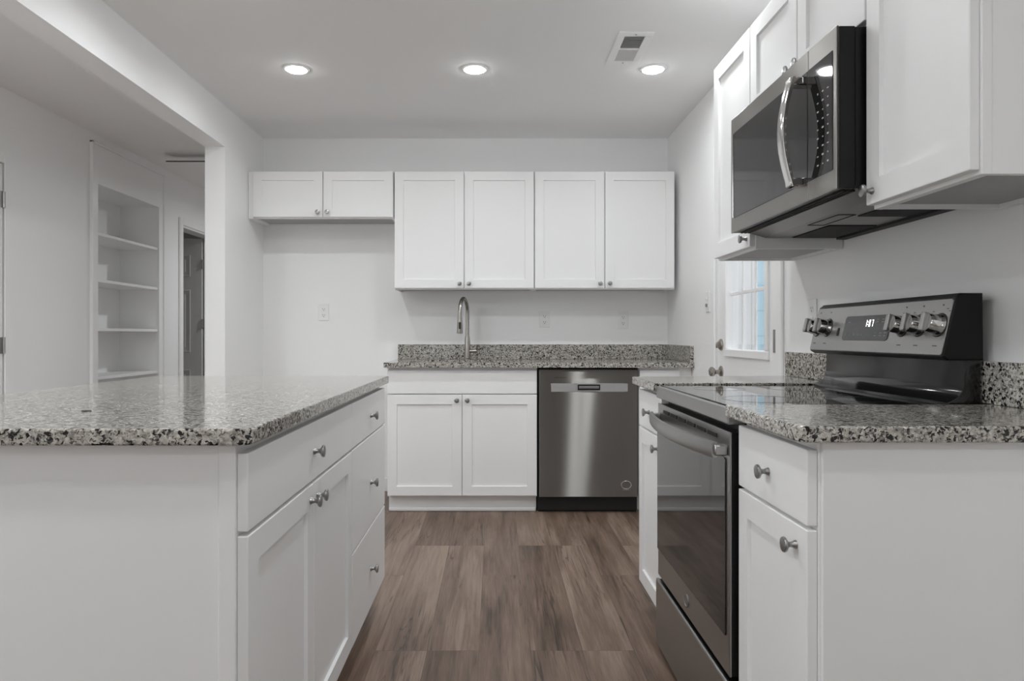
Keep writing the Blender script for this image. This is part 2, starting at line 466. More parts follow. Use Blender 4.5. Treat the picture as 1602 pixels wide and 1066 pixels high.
for k in (1, 2):
    y = GY0 + (GY1 - GY0) * k / 3
    part('muntin', box(BM(), 1.224, 1.2315, y - 0.009, y + 0.009, GZ0, GZ1, 0.002), M_TRIM, wf)
    z = GZ0 + (GZ1 - GZ0) * k / 3
    part('muntin', box(BM(), 1.2245, 1.2315, GY0, GY1, z - 0.009, z + 0.009, 0.002), M_TRIM, wf)
kx = Matrix.Translation((X0, D1 - 0.06, 0.89)) @ Matrix.Rotation(PI / 2, 4, 'Z')
part('knob', lathe(BM(), [(0.0, 0), (0.033, 0.0), (0.033, 0.005), (0.026, 0.010), (0.012, 0.014), (0.011, 0.032), (0.020, 0.038), (0.027, 0.048), (0.027, 0.056), (0.018, 0.064), (0, 0.066)], 28, kx), M_FAUCET, d1, 'round satin metal door knob', sm=True)
kx = Matrix.Translation((X0, D1 - 0.06, 1.035)) @ Matrix.Rotation(PI / 2, 4, 'Z')
b = lathe(BM(), [(0.0, 0), (0.031, 0.0), (0.031, 0.006), (0.026, 0.011), (0, 0.012)], 28, kx)
box(b, X0 - 0.030, X0 - 0.010, D1 - 0.064, D1 - 0.056, 1.018, 1.052, 0.002)
part('deadbolt', b, M_FAUCET, d1, sm=True)
for z in (0.25, 1.06, 1.83):
    b = box(BM(), X0 - 0.004, X0 + 0.002, D0 - 0.001, D0 + 0.046, z - 0.05, z + 0.05)
    tube(b, [(X0 - 0.006, D0 - 0.002, z - 0.05), (X0 - 0.006, D0 - 0.002, z + 0.05)], 0.006, 10)
    part('hinge', b, M_HINGE, d1)
b = BM()
for y0, y1, z0, z1 in ((D0 - 0.072, D0 - 0.012, 0, DT + 0.072), (D1 + 0.012, D1 + 0.072, 0, DT + 0.072), (D0 - 0.012, D1 + 0.012, DT + 0.012, DT + 0.072)):
    box(b, 1.195, 1.21, y0, y1, z0, z1, 0.004)
struct('trim_1', b, M_TRIM)

def six_panel(bm, u0, u1, n0, n1, z0, z1):
    """six-panel leaf in local u, n, z: slab with raised fields on the +n side"""
    box(bm, u0, u1, n0, n1, z0, z1)
    w = (u1 - u0); st = 0.11; pw = (w - 3 * st) / 2
    for c in (0, 1):
        a = u0 + st + c * (pw + st)
        for za, zb in ((0.24, 0.75), (0.92, 1.53), (1.66, 1.87)):
            for (q0, q1, p0, p1) in ((a, a + pw, za, za + 0.014), (a, a + pw, zb - 0.014, zb), (a, a + 0.014, za + 0.014, zb - 0.014), (a + pw - 0.014, a + pw, za + 0.014, zb - 0.014)):
                box(bm, q0, q1, n1 - 0.001, n1 + 0.006, p0, p1, 0.002)
            box(bm, a + 0.045, a + pw - 0.045, n1 - 0.001, n1 + 0.005, za + 0.045, zb - 0.045, 0.004)
    return bm
# hall door standing open into the next room
d2 = struct_empty('door_2', (-2.85, 6.92, 0))
FD = frame((-1, 0, 0), (0, -1, 0), (-2.852, 6.92, 0))
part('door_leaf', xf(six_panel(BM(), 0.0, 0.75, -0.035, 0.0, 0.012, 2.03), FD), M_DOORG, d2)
for z in (0.25, 1.20, 1.78):
    b = box(BM(), -2.856, -2.843, 6.925, 6.950, z - 0.045, z + 0.045); tube(b, [(-2.846, 6.915, z - 0.045), (-2.846, 6.915, z + 0.045)], 0.006, 8)
    part('hinge', b, M_HINGE, d2)
b = BM()
for y0, y1, z0, z1 in ((6.115, 6.18, 0, 2.11), (6.96, 7.025, 0, 2.11), (6.18, 6.96, 2.045, 2.11)):
    box(b, HALL, HALL + 0.016, y0, y1, z0, z1, 0.005)
for y0, y1, z0, z1 in ((6.18, 6.195, 0, 2.03), (6.945, 6.96, 0, 2.03), (6.18, 6.96, 2.03, 2.045)):
    box(b, HALL - 0.12, HALL, y0, y1, z0, z1)
struct('trim_2', b, M_TRIM)
# closed hall door at the left edge
d3 = struct_empty('door_3', (HALL - 0.02, 3.5, 0))
part('door_leaf', xf(six_panel(BM(), 3.122, 3.930, -0.045, -0.003, 0.012, 2.035), FH), M_DOORW, d3)
for z in (0.25, 1.03, 1.838):
    b = box(BM(), HALL - 0.006, HALL + 0.001, 3.90, 3.944, z - 0.045, z + 0.045); tube(b, [(HALL + 0.004, 3.932, z - 0.045), (HALL + 0.004, 3.932, z + 0.045)], 0.007, 8)
    part('hinge', b, M_HINGE, d3)
b = BM()
for y0, y1, z0, z1 in ((3.05, 3.115, 0, 2.10), (3.938, 4.0, 0, 2.10), (3.115, 3.938, 2.04, 2.10)):
    box(b, HALL, HALL + 0.006, y0, y1, z0, z1, 0.002)
struct('trim_3', b, M_WALL)

# ------------------------------------------------------------------ cabinets
def shaker(u0, u1, z0, z1, n0, th=0.02, rail=0.057):
    """door with a recessed flat panel, front at n0+th"""
    bm = box(BM(), u0, u1, n0, n0 + th, z0, z1, 0.0022, 2)
    bm.normal_update()
    f = max((f for f in bm.faces if f.normal.y > 0.99), key=lambda f: f.calc_area())
    bmesh.ops.inset_region(bm, faces=[f], thickness=rail - 0.0022, depth=0.0, use_even_offset=True)
    bmesh.ops.inset_region(bm, faces=[f], thickness=0.0015, depth=-0.009, use_even_offset=True)
    return bm
def slab(u0, u1, z0, z1, n0, th=0.02):
    return box(BM(), u0, u1, n0, n0 + th, z0, z1, 0.0022, 2)
KNOB = {}
def knob_mesh(FM):
    key = id(FM)
    if key not in KNOB:
        bm = lathe(BM(), [(0.0, -0.001), (0.0085, -0.001), (0.0085, 0.002), (0.0062, 0.006), (0.0050, 0.011), (0.0058, 0.015), (0.0095, 0.018),
                          (0.0140, 0.0205), (0.0152, 0.0235), (0.0142, 0.0260), (0.0110, 0.0270), (0.0, 0.0282)], 24)
        M = FM.copy(); M.translation = (0, 0, 0)
        xf(bm, M)
        me = bpy.data.meshes.new('knob'); bm.to_mesh(me); bm.free(); me.materials.append(M_NICKEL); smooth(me, 50)
        KNOB[key] = me
    return KNOB[key]
def knob(parent, FM, u, n, z):
    o = bpy.data.objects.new('knob', knob_mesh(FM)); COL.objects.link(o)
    o.location = (FM @ Vector((u, n, z))) - base_of(parent); o.parent = parent
    o['label'] = 'brushed nickel knob'
    return o
def front(name, bm, parent, FM): return part(name, xf(bm, FM), M_CAB, parent)
G = 0.003

def upper(FM, u0, u1, z0, z1, ndoor, label, knob_side=None, group='upper cabinets', fill=None, depth=0.305, face=False):
    O = FM @ Vector(((u0 + u1) / 2, 0.15, z0))
    t = thing('upper_cabinet', label, 'cabinet', O, group)
    bm = box(BM(), u0, u1, 0.003, depth, z0 - 0.008, z1, 0.001)
    bm.normal_update()
    f = min((f for f in bm.faces if f.normal.z < -0.99), key=lambda f: -f.calc_area())
    bmesh.ops.inset_region(bm, faces=[f], thickness=0.018, depth=0.0); bmesh.ops.inset_region(bm, faces=[f], thickness=0.0005, depth=-0.012)
    part('body', xf(bm, FM), M_CAB, t)
    part('shade_panel', xf(box(BM(), u0 + 0.0185, u1 - 0.0185, 0.0215, depth - 0.0185, z0 + 0.0015, z0 + 0.0038), FM), M_UNDERSHADE, t, 'grey panel painting the shade under the cabinet')
    if face: part('face_frame', xf(box(BM(), u0 - 0.002, u1, depth - 0.019, depth - 0.0001, z0 - 0.0085, z1, 0.001), FM), M_CAB, t)
    w = (u1 - u0) / ndoor
    for k in range(ndoor):
        a, c = u0 + k * w + G, u0 + (k + 1) * w - G
        d = front('door', shaker(a, c, z0, z1 - 0.002, depth + 0.0005), t, FM)
        s = knob_side if ndoor == 1 else ('hi' if k == 0 else 'lo')
        knob(d, FM, (c - 0.028) if s == 'hi' else (a + 0.028), depth + 0.0205, z0 + 0.030)
    if fill:
        part('filler_strip', xf(box(BM(), fill[0], fill[1], 0.003, depth + 0.002, z0 - 0.008, z1, 0.001), FM), M_CAB, t)
    return t
UZ0, UZ1 = 1.393, 2.156
upper(FB, -1.575, -0.657, 1.857, UZ1, 2, 'short white two-door upper cabinet over the empty refrigerator bay', fill=(-1.608, -1.5755))
upper(FB, -0.652, 0.262, UZ0, UZ1, 2, 'tall white two-door upper cabinet directly above the sink faucet')
upper(FB, 0.2635, 1.179, UZ0, UZ1, 2, 'tall white two-door upper cabinet above the dishwasher')
upper(FR, 1.318, 1.690, UZ0, UZ1, 1, 'single-door white upper cabinet nearest the camera, right of the microwave', 'hi', face=True)
upper(FR, 1.692, 2.453, 1.839, UZ1, 2, 'low white two-door upper cabinet directly above the microwave')
upper(FR, 2.455, 2.860, UZ0, UZ1, 1, 'single-door white upper cabinet left of the microwave, beside the exterior door', 'lo')

CT, CB = 0.920, 0.890                                       # counter top and underside
def base_cab(FM, u0, u1, n0, n1, label, group, name='base_cabinet', toe=0.07, toe_n0=None, hollow=False):
    """carcass between n0 (back) and n1 (front of box)"""
    O = FM @ Vector(((u0 + u1) / 2, (n0 + n1) / 2, 0))
    t = thing(name, label, 'cabinet', O, group)
    b = BM()
    if hollow:                                              # open-topped carcass
        for a, c, p, q, z0, z1 in ((u0, u0 + 0.018, n0, n1, 0.10, CB - 0.001), (u1 - 0.018, u1, n0, n1, 0.10, CB - 0.001), (u0 + 0.018, u1 - 0.018, n0, n1, 0.10, 0.118),
                                   (u0 + 0.018, u1 - 0.018, n0, n0 + 0.012, 0.118, CB - 0.001), (u0 + 0.018, u1 - 0.018, n1 - 0.019, n1, 0.118, CB - 0.001)):
            box(b, a, c, p, q, z0, z1)
    else: box(b, u0, u1, n0, n1, 0.10, CB - 0.001, 0.001)
    part('body', xf(b, FM), M_CAB, t)
    part('toe_kick', xf(box(BM(), u0 + 0.002, u1 - 0.002, n0 if toe_n0 is None else toe_n0, n1 - toe, 0.0, 0.10), FM), M_CAB, t)
    return t
Z_DR = (0.730, 0.872); Z_DO = (0.108, 0.722)
# back run ---------------------------------------------------------------
NB = 0.61
t = base_cab(FB, -0.652, 0.262, 0.003, NB, 'white sink base cabinet with two doors left of the dishwasher', 'base cabinets', toe=0.05, hollow=True)
front('false_drawer_front', slab(-0.650, 0.260, *Z_DR, NB + 0.0005), t, FB)
for a, c, s in ((-0.650, -0.197, 'hi'), (-0.193, 0.260, 'lo')):
    d = front('door', shaker(a, c, *Z_DO, NB + 0.0005), t, FB)
    knob(d, FB, c - 0.03 if s == 'hi' else a + 0.03, NB + 0.0205, 0.690)
part('shoe_moulding', xf(box(BM(), -0.650, 0.258, NB - 0.049, NB - 0.036, 0.0, 0.022, 0.006, 3), FB), M_CAB, t)
t = base_cab(FB, 0.882, 1.207, 0.003, NB, 'narrow white base cabinet in the corner right of the dishwasher', 'base cabinets')
d = front('drawer', slab(0.886, 1.13, *Z_DR, NB + 0.0005), t, FB); knob(d, FB, 1.008, NB + 0.0205, 0.80)
d = front('door', shaker(0.886, 1.13, *Z_DO, NB + 0.0005), t, FB); knob(d, FB, 0.912, NB + 0.0205, 0.690)
# right run ---------------------------------------------------------------
NR = 0.609                                                  # box front; fronts end at n = 0.63
def right_base(u0, u1, label, kside):
    t = base_cab(FR, u0, u1, 0.003, NR, label, 'base cabinets')
    d = front('drawer', slab(u0 + 0.003, u1 - 0.003, *Z_DR, NR + 0.0005), t, FR); knob(d, FR, (u0 + u1) / 2, NR + 0.0205, 0.797)
    d = front('door', shaker(u0 + 0.003, u1 - 0.003, *Z_DO, NR + 0.0005), t, FR)
    knob(d, FR, u0 + 0.05 if kside == 'lo' else u1 - 0.05, NR + 0.0205, 0.683)
    return t
t = right_base(1.314, 1.688, 'white base cabinet nearest the camera, right of the range, with wide plain end panel', 'lo')
part('end_panel', xf(box(BM(), 1.306, 1.3135, 0.002, NR - 0.004, 0.0, CB - 0.001, 0.001), FR), M_CAB, t)
right_base(2.460, 2.845, 'slim white base cabinet left of the range, towards the exterior door', 'lo')
# island ------------------------------------------------------------------
IN = -0.4640                                                # box front X, fronts end at -0.4435
IY0, IYM, IY1 = 1.276, 2.2175, 2.880
t = base_cab(FI, IY0 + 0.008, IYM, -1.33, IN, 'white island cabinet with one wide drawer over two doors', 'island cabinets', name='island_cabinet', toe_n0=-1.30)
part('end_panel', box(BM(), -1.33, -0.495, IY0, IY0 + 0.0075, 0.0, CB - 0.001, 0.001), M_CAB, t)
part('corner_stile', box(BM(), -0.494, IN + 0.0, IY0 - 0.004, IY0 + 0.0075, 0.0, CB - 0.001, 0.001), M_CAB, t)
d = front('drawer', slab(IY0 + 0.003, IYM - 0.002, *Z_DR, IN + 0.0005), t, FI); knob(d, FI, (IY0 + IYM) / 2, IN + 0.0205, 0.80)
ym = (IY0 + IYM) / 2
for a, c, s in ((IY0 + 0.003, ym - 0.002, 'hi'), (ym + 0.002, IYM - 0.002, 'lo')):
    d = front('door', shaker(a, c, *Z_DO, IN + 0.0005), t, FI)
    knob(d, FI, c - 0.03 if s == 'hi' else a + 0.03, IN + 0.0205, 0.685)
t = base_cab(FI, IYM + 0.0005, IY1, -1.33, IN, 'white island cabinet with a stack of three drawers, nearer the sink', 'island cabinets', name='island_cabinet', toe_n0=-1.30)
for z0, z1, zk in ((0.730, 0.872, 0.797), (0.402, 0.724, 0.557), (0.106, 0.396, 0.247)):
    d = front('drawer', slab(IYM + 0.002, IY1 - 0.002, z0, z1, IN + 0.0005), t, FI)
    knob(d, FI, (IYM + IY1) / 2, IN + 0.0205, zk)

# ------------------------------------------------------------------ countertops, backsplashes
def counter(poly, label, group='granite countertops'):
    return solo('countertop', prism(BM(), poly, CB, CT, 0.004, seg=2), M_GRANITE, label, 'countertop', group)
counter(round_rect(-1.377, -0.430, 1.250, 2.897, (0.02, 0.022, 0.006, 0.006)), 'large speckled granite countertop covering the kitchen island')
pts = round_rect(0.553, WALL_R - 0.001, 1.284, 1.695, (0.018, 0, 0, 0))
counter(pts, 'short granite countertop right of the range, nearest the camera')
counter([(0.553, 2.459), (WALL_R - 0.001, 2.459), (WALL_R - 0.001, 2.905), (0.553, 2.838)], 'short granite countertop left of the range, towards the exterior door')
SX0, SX1, SY0, SY1 = -0.53, 0.15, 4.40, 4.74                # sink cut-out
b = BM()
YF = 4.285
box(b, -0.668, SX0, YF, WALL_Y, CB, CT); box(b, SX1, WALL_R - 0.001, YF, WALL_Y, CB, CT)
box(b, SX0, SX1, YF, SY0, CB, CT); box(b, SX0, SX1, SY1, WALL_Y, CB, CT)
solo('countertop', b, M_GRANITE, 'long granite countertop along the back wall over sink base and dishwasher', 'countertop', 'granite countertops')
solo('backsplash', box(BM(), -0.668, WALL_R - 0.021, WALL_Y - 0.02, WALL_Y - 0.0005, CT + 0.0005, 1.022, 0.0015), M_GRANITE, 'long low granite backsplash strip behind the faucet on the back wall', 'backsplash', 'granite backsplashes')
solo('backsplash', box(BM(), WALL_R - 0.0205, WALL_R - 0.0005, 4.30, WALL_Y - 0.001, CT + 0.0005, 1.022, 0.0015), M_GRANITE, 'granite side splash on the right wall at the end of the back counter', 'backsplash', 'granite backsplashes')
solo('backsplash', box(BM(), WALL_R - 0.022, WALL_R - 0.0005, 1.290, 1.745, CT + 0.0005, 1.022, 0.0015), M_GRANITE, 'granite backsplash strip on the right wall, on the camera side of the range', 'backsplash', 'granite backsplashes')
solo('backsplash', box(BM(), WALL_R - 0.022, WALL_R - 0.0005, 2.44, 2.900, CT + 0.0005, 1.018, 0.0015), M_GRANITE, 'granite backsplash strip on the right wall between range and exterior door', 'backsplash', 'granite backsplashes')
# undermount sink
t = thing('sink', 'stainless undermount sink set into the back countertop under the faucet', 'sink', ((SX0 + SX1) / 2, (SY0 + SY1) / 2, 0.70))
b = BM(); w = 0.006
box(b, SX0 - 0.012, SX1 + 0.012, SY0 - 0.012, SY1 + 0.012, 0.700, 0.706)
for x0, x1, y0, y1 in ((SX0 - 0.012, SX0 - 0.004, SY0 - 0.012, SY1 + 0.012), (SX1 + 0.004, SX1 + 0.012, SY0 - 0.012, SY1 + 0.012), (SX0 - 0.004, SX1 + 0.004, SY0 - 0.012, SY0 - 0.004), (SX0 - 0.004, SX1 + 0.004, SY1 + 0.004, SY1 + 0.012)):
    box(b, x0, x1, y0, y1, 0.706, CB - 0.001)
part('basin', b, M_STEEL2, t)
part('drain', lathe(BM(), [(0, 0), (0.045, 0.0), (0.045, 0.003), (0.03, 0.002), (0, 0.001)], 24, Matrix.Translation(((SX0 + SX1) / 2, (SY0 + SY1) / 2, 0.7065)) @ Matrix.Rotation(PI / 2, 4, 'X')), M_CHROME, t)
# faucet
FX, FY = -0.181, 4.815
t = thing('faucet', 'tall stainless gooseneck pull-down faucet on the back countertop', 'faucet', (FX, FY, CT))
LZ = Matrix.Rotation(PI / 2, 4, 'X')
part('base', lathe(BM(), [(0, 0), (0.027, 0), (0.027, 0.006), (0.022, 0.010), (0.020, 0.07), (0.019, 0.12), (0.0145, 0.16), (0, 0.161)], 28, Matrix.Translation((FX, FY, CT)) @ LZ), M_FAUCET, t, sm=True)
dx, dy = -0.36, -0.93
path, R = [], 0.095
for z in (0.15, 0.22, 0.315): path.append((FX, FY, CT + z))
for i in range(1, 17):
    a = PI * i / 16
    r = R * (1 - math.cos(a))
    path.append((FX + dx * r * 0.62, FY + dy * r, CT + 0.315 + R * math.sin(a)))
end = path[-1]
path.append((end[0] - 0.001, end[1], end[2] - 0.03))
part('gooseneck', tube(BM(), path, 0.0125, 16), M_FAUCET, t, sm=True)
ex, ey, ez = path[-1]
sp = part('spray_head', lathe(BM(), [(0, 0), (0.0135, 0), (0.015, 0.012), (0.018, 0.06), (0.020, 0.105), (0.019, 0.112), (0, 0.110)], 24, Matrix.Translation((ex, ey, ez + 0.004)) @ Matrix.Rotation(-PI / 2, 4, 'X')), M_FAUCET, t, sm=True)
part('spray_button', box(BM(), ex - 0.006, ex + 0.009, ey - 0.0205, ey - 0.012, ez - 0.080, ez - 0.034, 0.003), M_BLACKM, sp, 'black spray button')
b = tube(BM(), [(FX + 0.015, FY, CT + 0.058), (FX + 0.062, FY, CT + 0.058)], 0.0125, 16)
tube(b, [(FX + 0.055, FY, CT + 0.058), (FX + 0.064, FY - 0.004, CT + 0.066), (FX + 0.068, FY - 0.03, CT + 0.10)], [0.008, 0.006, 0.005], 12)
part('lever_handle', b, M_FAUCET, t, sm=True)

# ------------------------------------------------------------------ dishwasher
t = thing('dishwasher', 'stainless steel dishwasher between sink cabinet and corner cabinet', 'dishwasher', (0.573, 4.6, 0))
part('tub', box(BM(), 0.267, 0.878, 4.36, 4.93, 0.012, 0.884), M_BLACKM, t)
dr = part('door', box(BM(), 0.2735, 0.8725, 4.312, 4.3595, 0.102, 0.876, 0.003, 2), M_STEELW, t)
part('handle_strip', box(BM(), 0.346, 0.813, 4.3105, 4.314, 0.742, 0.793, 0.0005), M_STEELD, dr, 'lighter grey strip across the door top')
b = box(BM(), 0.508, 0.644, 4.307, 4.3104, 0.752, 0.786, 0.0015)
po = part('handle_pocket', b, M_BLACK, dr, 'dark recessed finger pocket')
part('pocket_grip', box(BM(), 0.515, 0.637, 4.305, 4.3075, 0.762, 0.778, 0.001), M_GREYM, dr)
part('vent_line', box(BM(), 0.366, 0.442, 4.311, 4.3125, 0.827, 0.830), M_INK, dr)
b = BM()
ring = [(0.803 + 0.030 * math.cos(2 * PI * i / 32), 4.3115, 0.175 + 0.024 * math.sin(2 * PI * i / 32)) for i in range(33)]
tube(b, ring, 0.0022, 6); box(b, 0.781, 0.825, 4.3105, 4.3125, 0.141, 0.147)
part('badge', b, M_CHROME, dr, 'oval metal emblem')
part('kick_plate', box(BM(), 0.272, 0.874, 4.375, 4.40, 0.0, 0.10), M_BLACK, t)

# ------------------------------------------------------------------ range
RY0, RY1 = 1.700, 2.453
t = thing('range', 'stainless electric range with black glass cooktop between the right-hand counters', 'stove', (0.88, (RY0 + RY1) / 2, 0))
b = BM()
box(b, 0.602, 1.165, RY0 + 0.004, RY1 - 0.004, 0.02, 0.902)
for y in (RY0 + 0.05, RY1 - 0.05):
    for x in (0.66, 1.12): tube(b, [(x, y, 0.0), (x, y, 0.025)], 0.018, 10)
part('body', b, M_BLACK, t)
ck = part('cooktop', box(BM(), 0.574, 1.160, RY0 + 0.002, RY1 - 0.002, 0.9025, 0.914, 0.003, 2), M_GLASSB, t, 'black glass cooktop')
for (x, y, r) in ((0.72, 1.90, 0.105), (0.72, 2.27, 0.08), (0.98, 1.90, 0.08), (0.98, 2.27, 0.095)):
    ringp = [(x + r * math.cos(2 * PI * i / 40), y + r * math.sin(2 * PI * i / 40), 0.9139) for i in range(41)]
    part('burner_ring', tube(BM(), ringp, 0.0005, 5), M_PANE_D, ck)
part('front_trim', box(BM(), 0.560, 0.601, RY0 + 0.002, RY1 - 0.002, 0.870, 0.910, 0.004, 2), M_STEEL2, t, 'stainless front trim')
# oven door: frame, glass, handle, badge
dr = part('oven_door', box(BM(), 0.566, 0.572, RY0 + 0.004, RY1 - 0.004, 0.262, 0.852, 0.002, 2), M_STEEL2, t)
part('door_core', box(BM(), 0.5722, 0.6015, RY0 + 0.005, RY1 - 0.005, 0.264, 0.850), M_BLACK, dr, 'black side of the oven door')
part('glass', xf(prism(BM(), round_rect(RY0 + 0.030, RY1 - 0.006, 0.352, 0.786, (0.004, 0.004, 0.004, 0.010)), 0.0, 0.004, 0.001, axis='x'), Matrix.Translation((0.5625, 0, 0))), M_OVENGL, dr, 'dark tinted oven glass')
b = BM()
for i in range(6): box(b, 0.5635, 0.5665, RY0 + 0.10 + i * 0.098, RY0 + 0.175 + i * 0.098, 0.826, 0.836)
part('vent_slots', b, M_BLACKM, dr)
b = BM()
n = 20; sec = []
for i in range(n + 1):
    s = i / n; y = RY0 + 0.03 + s * (RY1 - RY0 - 0.06)
    bow = 0.028 + 0.034 * math.sin(PI * s) ** 0.8
    sec.append((y, 0.566 - bow))
ring_prev = None
def hring(bm, y, x, hw=0.019, hd=0.007):
    return [bm.verts.new((x + a * hd, y, 0.806 + c * hw)) for a, c in ((-0.6, -1), (-1, -0.7), (-1, 0.7), (-0.6, 1), (0.7, 1), (1, 0.7), (1, -0.7), (0.7, -1))]
rings = [hring(b, y, x) for y, x in sec]
fs = []
for p, q in zip(rings, rings[1:]):
    for i in range(8): fs.append(b.faces.new((p[i], p[(i + 1) % 8], q[(i + 1) % 8], q[i])))
fs.append(b.faces.new(rings[0])); fs.append(b.faces.new(rings[-1][::-1]))
bmesh.ops.recalc_face_normals(b, faces=fs)
for y in (RY0 + 0.03, RY1 - 0.03): box(b, 0.535, 0.567, y - 0.012, y + 0.012, 0.793, 0.819, 0.003)
part('handle', b, M_STEEL2, dr, 'bowed stainless bar handle', sm=True)
kx = Matrix.Translation((0.566, (RY0 + RY1) / 2 + 0.005, 0.306)) @ Matrix.Rotation(PI / 2, 4, 'Z')
part('badge', lathe(BM(), [(0, 0), (0.019, 0), (0.019, 0.0025), (0.016, 0.0035), (0.0155, 0.0028), (0, 0.0028)], 28, kx), M_GREYM, dr, 'round grey metal emblem', sm=True)
sd = part('storage_drawer', box(BM(), 0.558, 0.570, RY0 + 0.004, RY1 - 0.004, 0.030, 0.250, 0.005, 2), M_STEEL2, t)
part('drawer_core', box(BM(), 0.5702, 0.6015, RY0 + 0.006, RY1 - 0.006, 0.032, 0.246), M_BLACK, sd, 'black side of the storage drawer')
# back guard: recessed black riser and tilted control console
GYa, GYb = 1.716, 2.437
part('riser', xf(prism(BM(), [(1.096, 0.9145), (1.180, 0.9145), (1.180, 1.03), (1.138, 1.03), (1.137, 0.965), (1.133, 0.948), (1.124, 0.935), (1.110, 0.927), (1.098, 0.922)], GYa + 0.004, GYb - 0.004, 0.004, axis='y', seg=2), Matrix.Identity(4)), M_BLACKG, t, sm=True)
prof = [(1.084, 1.034), (1.117, 1.178), (1.130, 1.188), (1.183, 1.188), (1.185, 1.024), (1.100, 1.024)]
cg = part('console', prism(BM(), prof, GYa, GYb, 0.004, axis='y', seg=2), M_BLACK, t, 'black glossy control console')
# tilted frame of the console face: u = Y, v = up along the slope, n = outward
A = Vector((1.084, 0, 1.034)); Bv = Vector((1.117, 0, 1.178)); vdir = (Bv - A).normalized(); ndir = Vector((-vdir.z, 0, vdir.x))
FC = Matrix.Identity(4)
for r in range(3):
    FC[r][0] = (0, 1, 0)[r]; FC[r][1] = ndir[r]; FC[r][2] = vdir[r]; FC[r][3] = A[r]
fp = part('face_plate', xf(prism(BM(), round_rect(GYa + 0.004, GYb - 0.003, 0.002, 0.144, (0.006,) * 4), -0.001, 0.0025, 0.001, axis='y'), FC), M_STEEL2, t, 'stainless control panel face')
dp = part('display', xf(prism(BM(), round_rect(1.968, 2.225, 0.036, 0.112, (0.012,) * 4), 0.0024, 0.0040, 0.0006, axis='y'), FC), M_PANE_D, t, 'dark display window')
# clock reading 1:07 (u runs away from the camera, so the text runs towards smaller u)
SEG = {'1': 'bc', '0': 'abcdef', '7': 'abc'}
b = BM()
def seg7(bm, ch, uc, v0, w=0.0075, h=0.020, th=0.0019):
    uL, uR = uc + w / 2, uc - w / 2
    S = {'a': (uR, uL, v0 + h - th, v0 + h), 'd': (uR, uL, v0, v0 + th), 'b': (uR, uR + th, v0 + h / 2, v0 + h), 'c': (uR, uR + th, v0, v0 + h / 2),
         'f': (uL - th, uL, v0 + h / 2, v0 + h), 'e': (uL - th, uL, v0, v0 + h / 2)}
    for k in SEG[ch]: box(bm, S[k][0], S[k][1], 0.0041, 0.0046, S[k][2], S[k][3])
for ch, uc in (('1', 2.0960), ('0', 2.0770), ('7', 2.0615)): seg7(b, ch, uc, 0.078)
for v in (0.083, 0.091): box(b, 2.0862, 2.0886, 0.0041, 0.0046, v, v + 0.0025)
part('clock_digits', xf(b, FC), M_DIGIT, dp, 'lit white clock digits reading 1:07')
M_DIM = simple('dim grey print', 0.22, 0.6)
def icon(u0, u1, v0, v1): part('display_icon', xf(box(BM(), u0, u1, 0.0040, 0.0043, v0, v1), FC), M_DIM, dp)
for uc in (2.205, 2.180, 2.155, 2.130, 2.110, 2.085):
    icon(uc - 0.005, uc + 0.005, 0.052, 0.0535); icon(uc - 0.003, uc + 0.003, 0.056, 0.0575)
for uc in (2.035, 2.008, 1.985):
    for v in (0.050, 0.058, 0.090, 0.098): icon(uc - 0.006, uc + 0.006, v, v + 0.0018)
icon(2.19, 2.205, 0.092, 0.094)
part('light_button', xf(box(BM(), 2.252, 2.264, 0.002, 0.0045, 0.050, 0.076, 0.001), FC), M_BLACKM, fp, 'small black push button')
for u in (1.752, 1.832, 1.908, 2.335, 2.408):
    KM = FC @ Matrix.Translation((u, 0.0025, 0.078))
    kb = lathe(BM(), [(0, 0), (0.0285, 0), (0.0285, 0.004), (0.0255, 0.008), (0.0245, 0.012), (0.0235, 0.030), (0.021, 0.034), (0, 0.034)], 28)
    k = part('control_knob', xf(kb, KM), M_CHROME, t, 'polished steel control knob', sm=True)
    part('knob_grip', xf(box(BM(), -0.0075, 0.0075, 0.033, 0.047, -0.0235, 0.0235, 0.003, 2), KM), M_STEEL2, k)
    b = BM()
    lathe(b, [(0, 0), (0.0305, 0), (0.0305, 0.0012), (0, 0.0012)], 28)
    part('knob_ring', xf(b, KM @ Matrix.Translation((0, 0.0002, 0))), M_BLACKM, k)
for u in (1.752, 1.832, 1.908, 2.335, 2.408):
    part('printed_mark', xf(box(BM(), u - 0.009, u + 0.009, 0.0024, 0.0028, 0.024, 0.0265), FC), M_INK, fp)
    part('printed_mark', xf(box(BM(), u - 0.003, u + 0.003, 0.0024, 0.0028, 0.127, 0.131), FC), M_INK, fp)
for u, v in ((1.722, 0.112), (1.732, 0.118), (1.786, 0.112), (1.866, 0.112)): part('printed_mark', xf(box(BM(), u - 0.004, u + 0.004, 0.0024, 0.0028, v, v + 0.0018), FC), M_INK, fp)

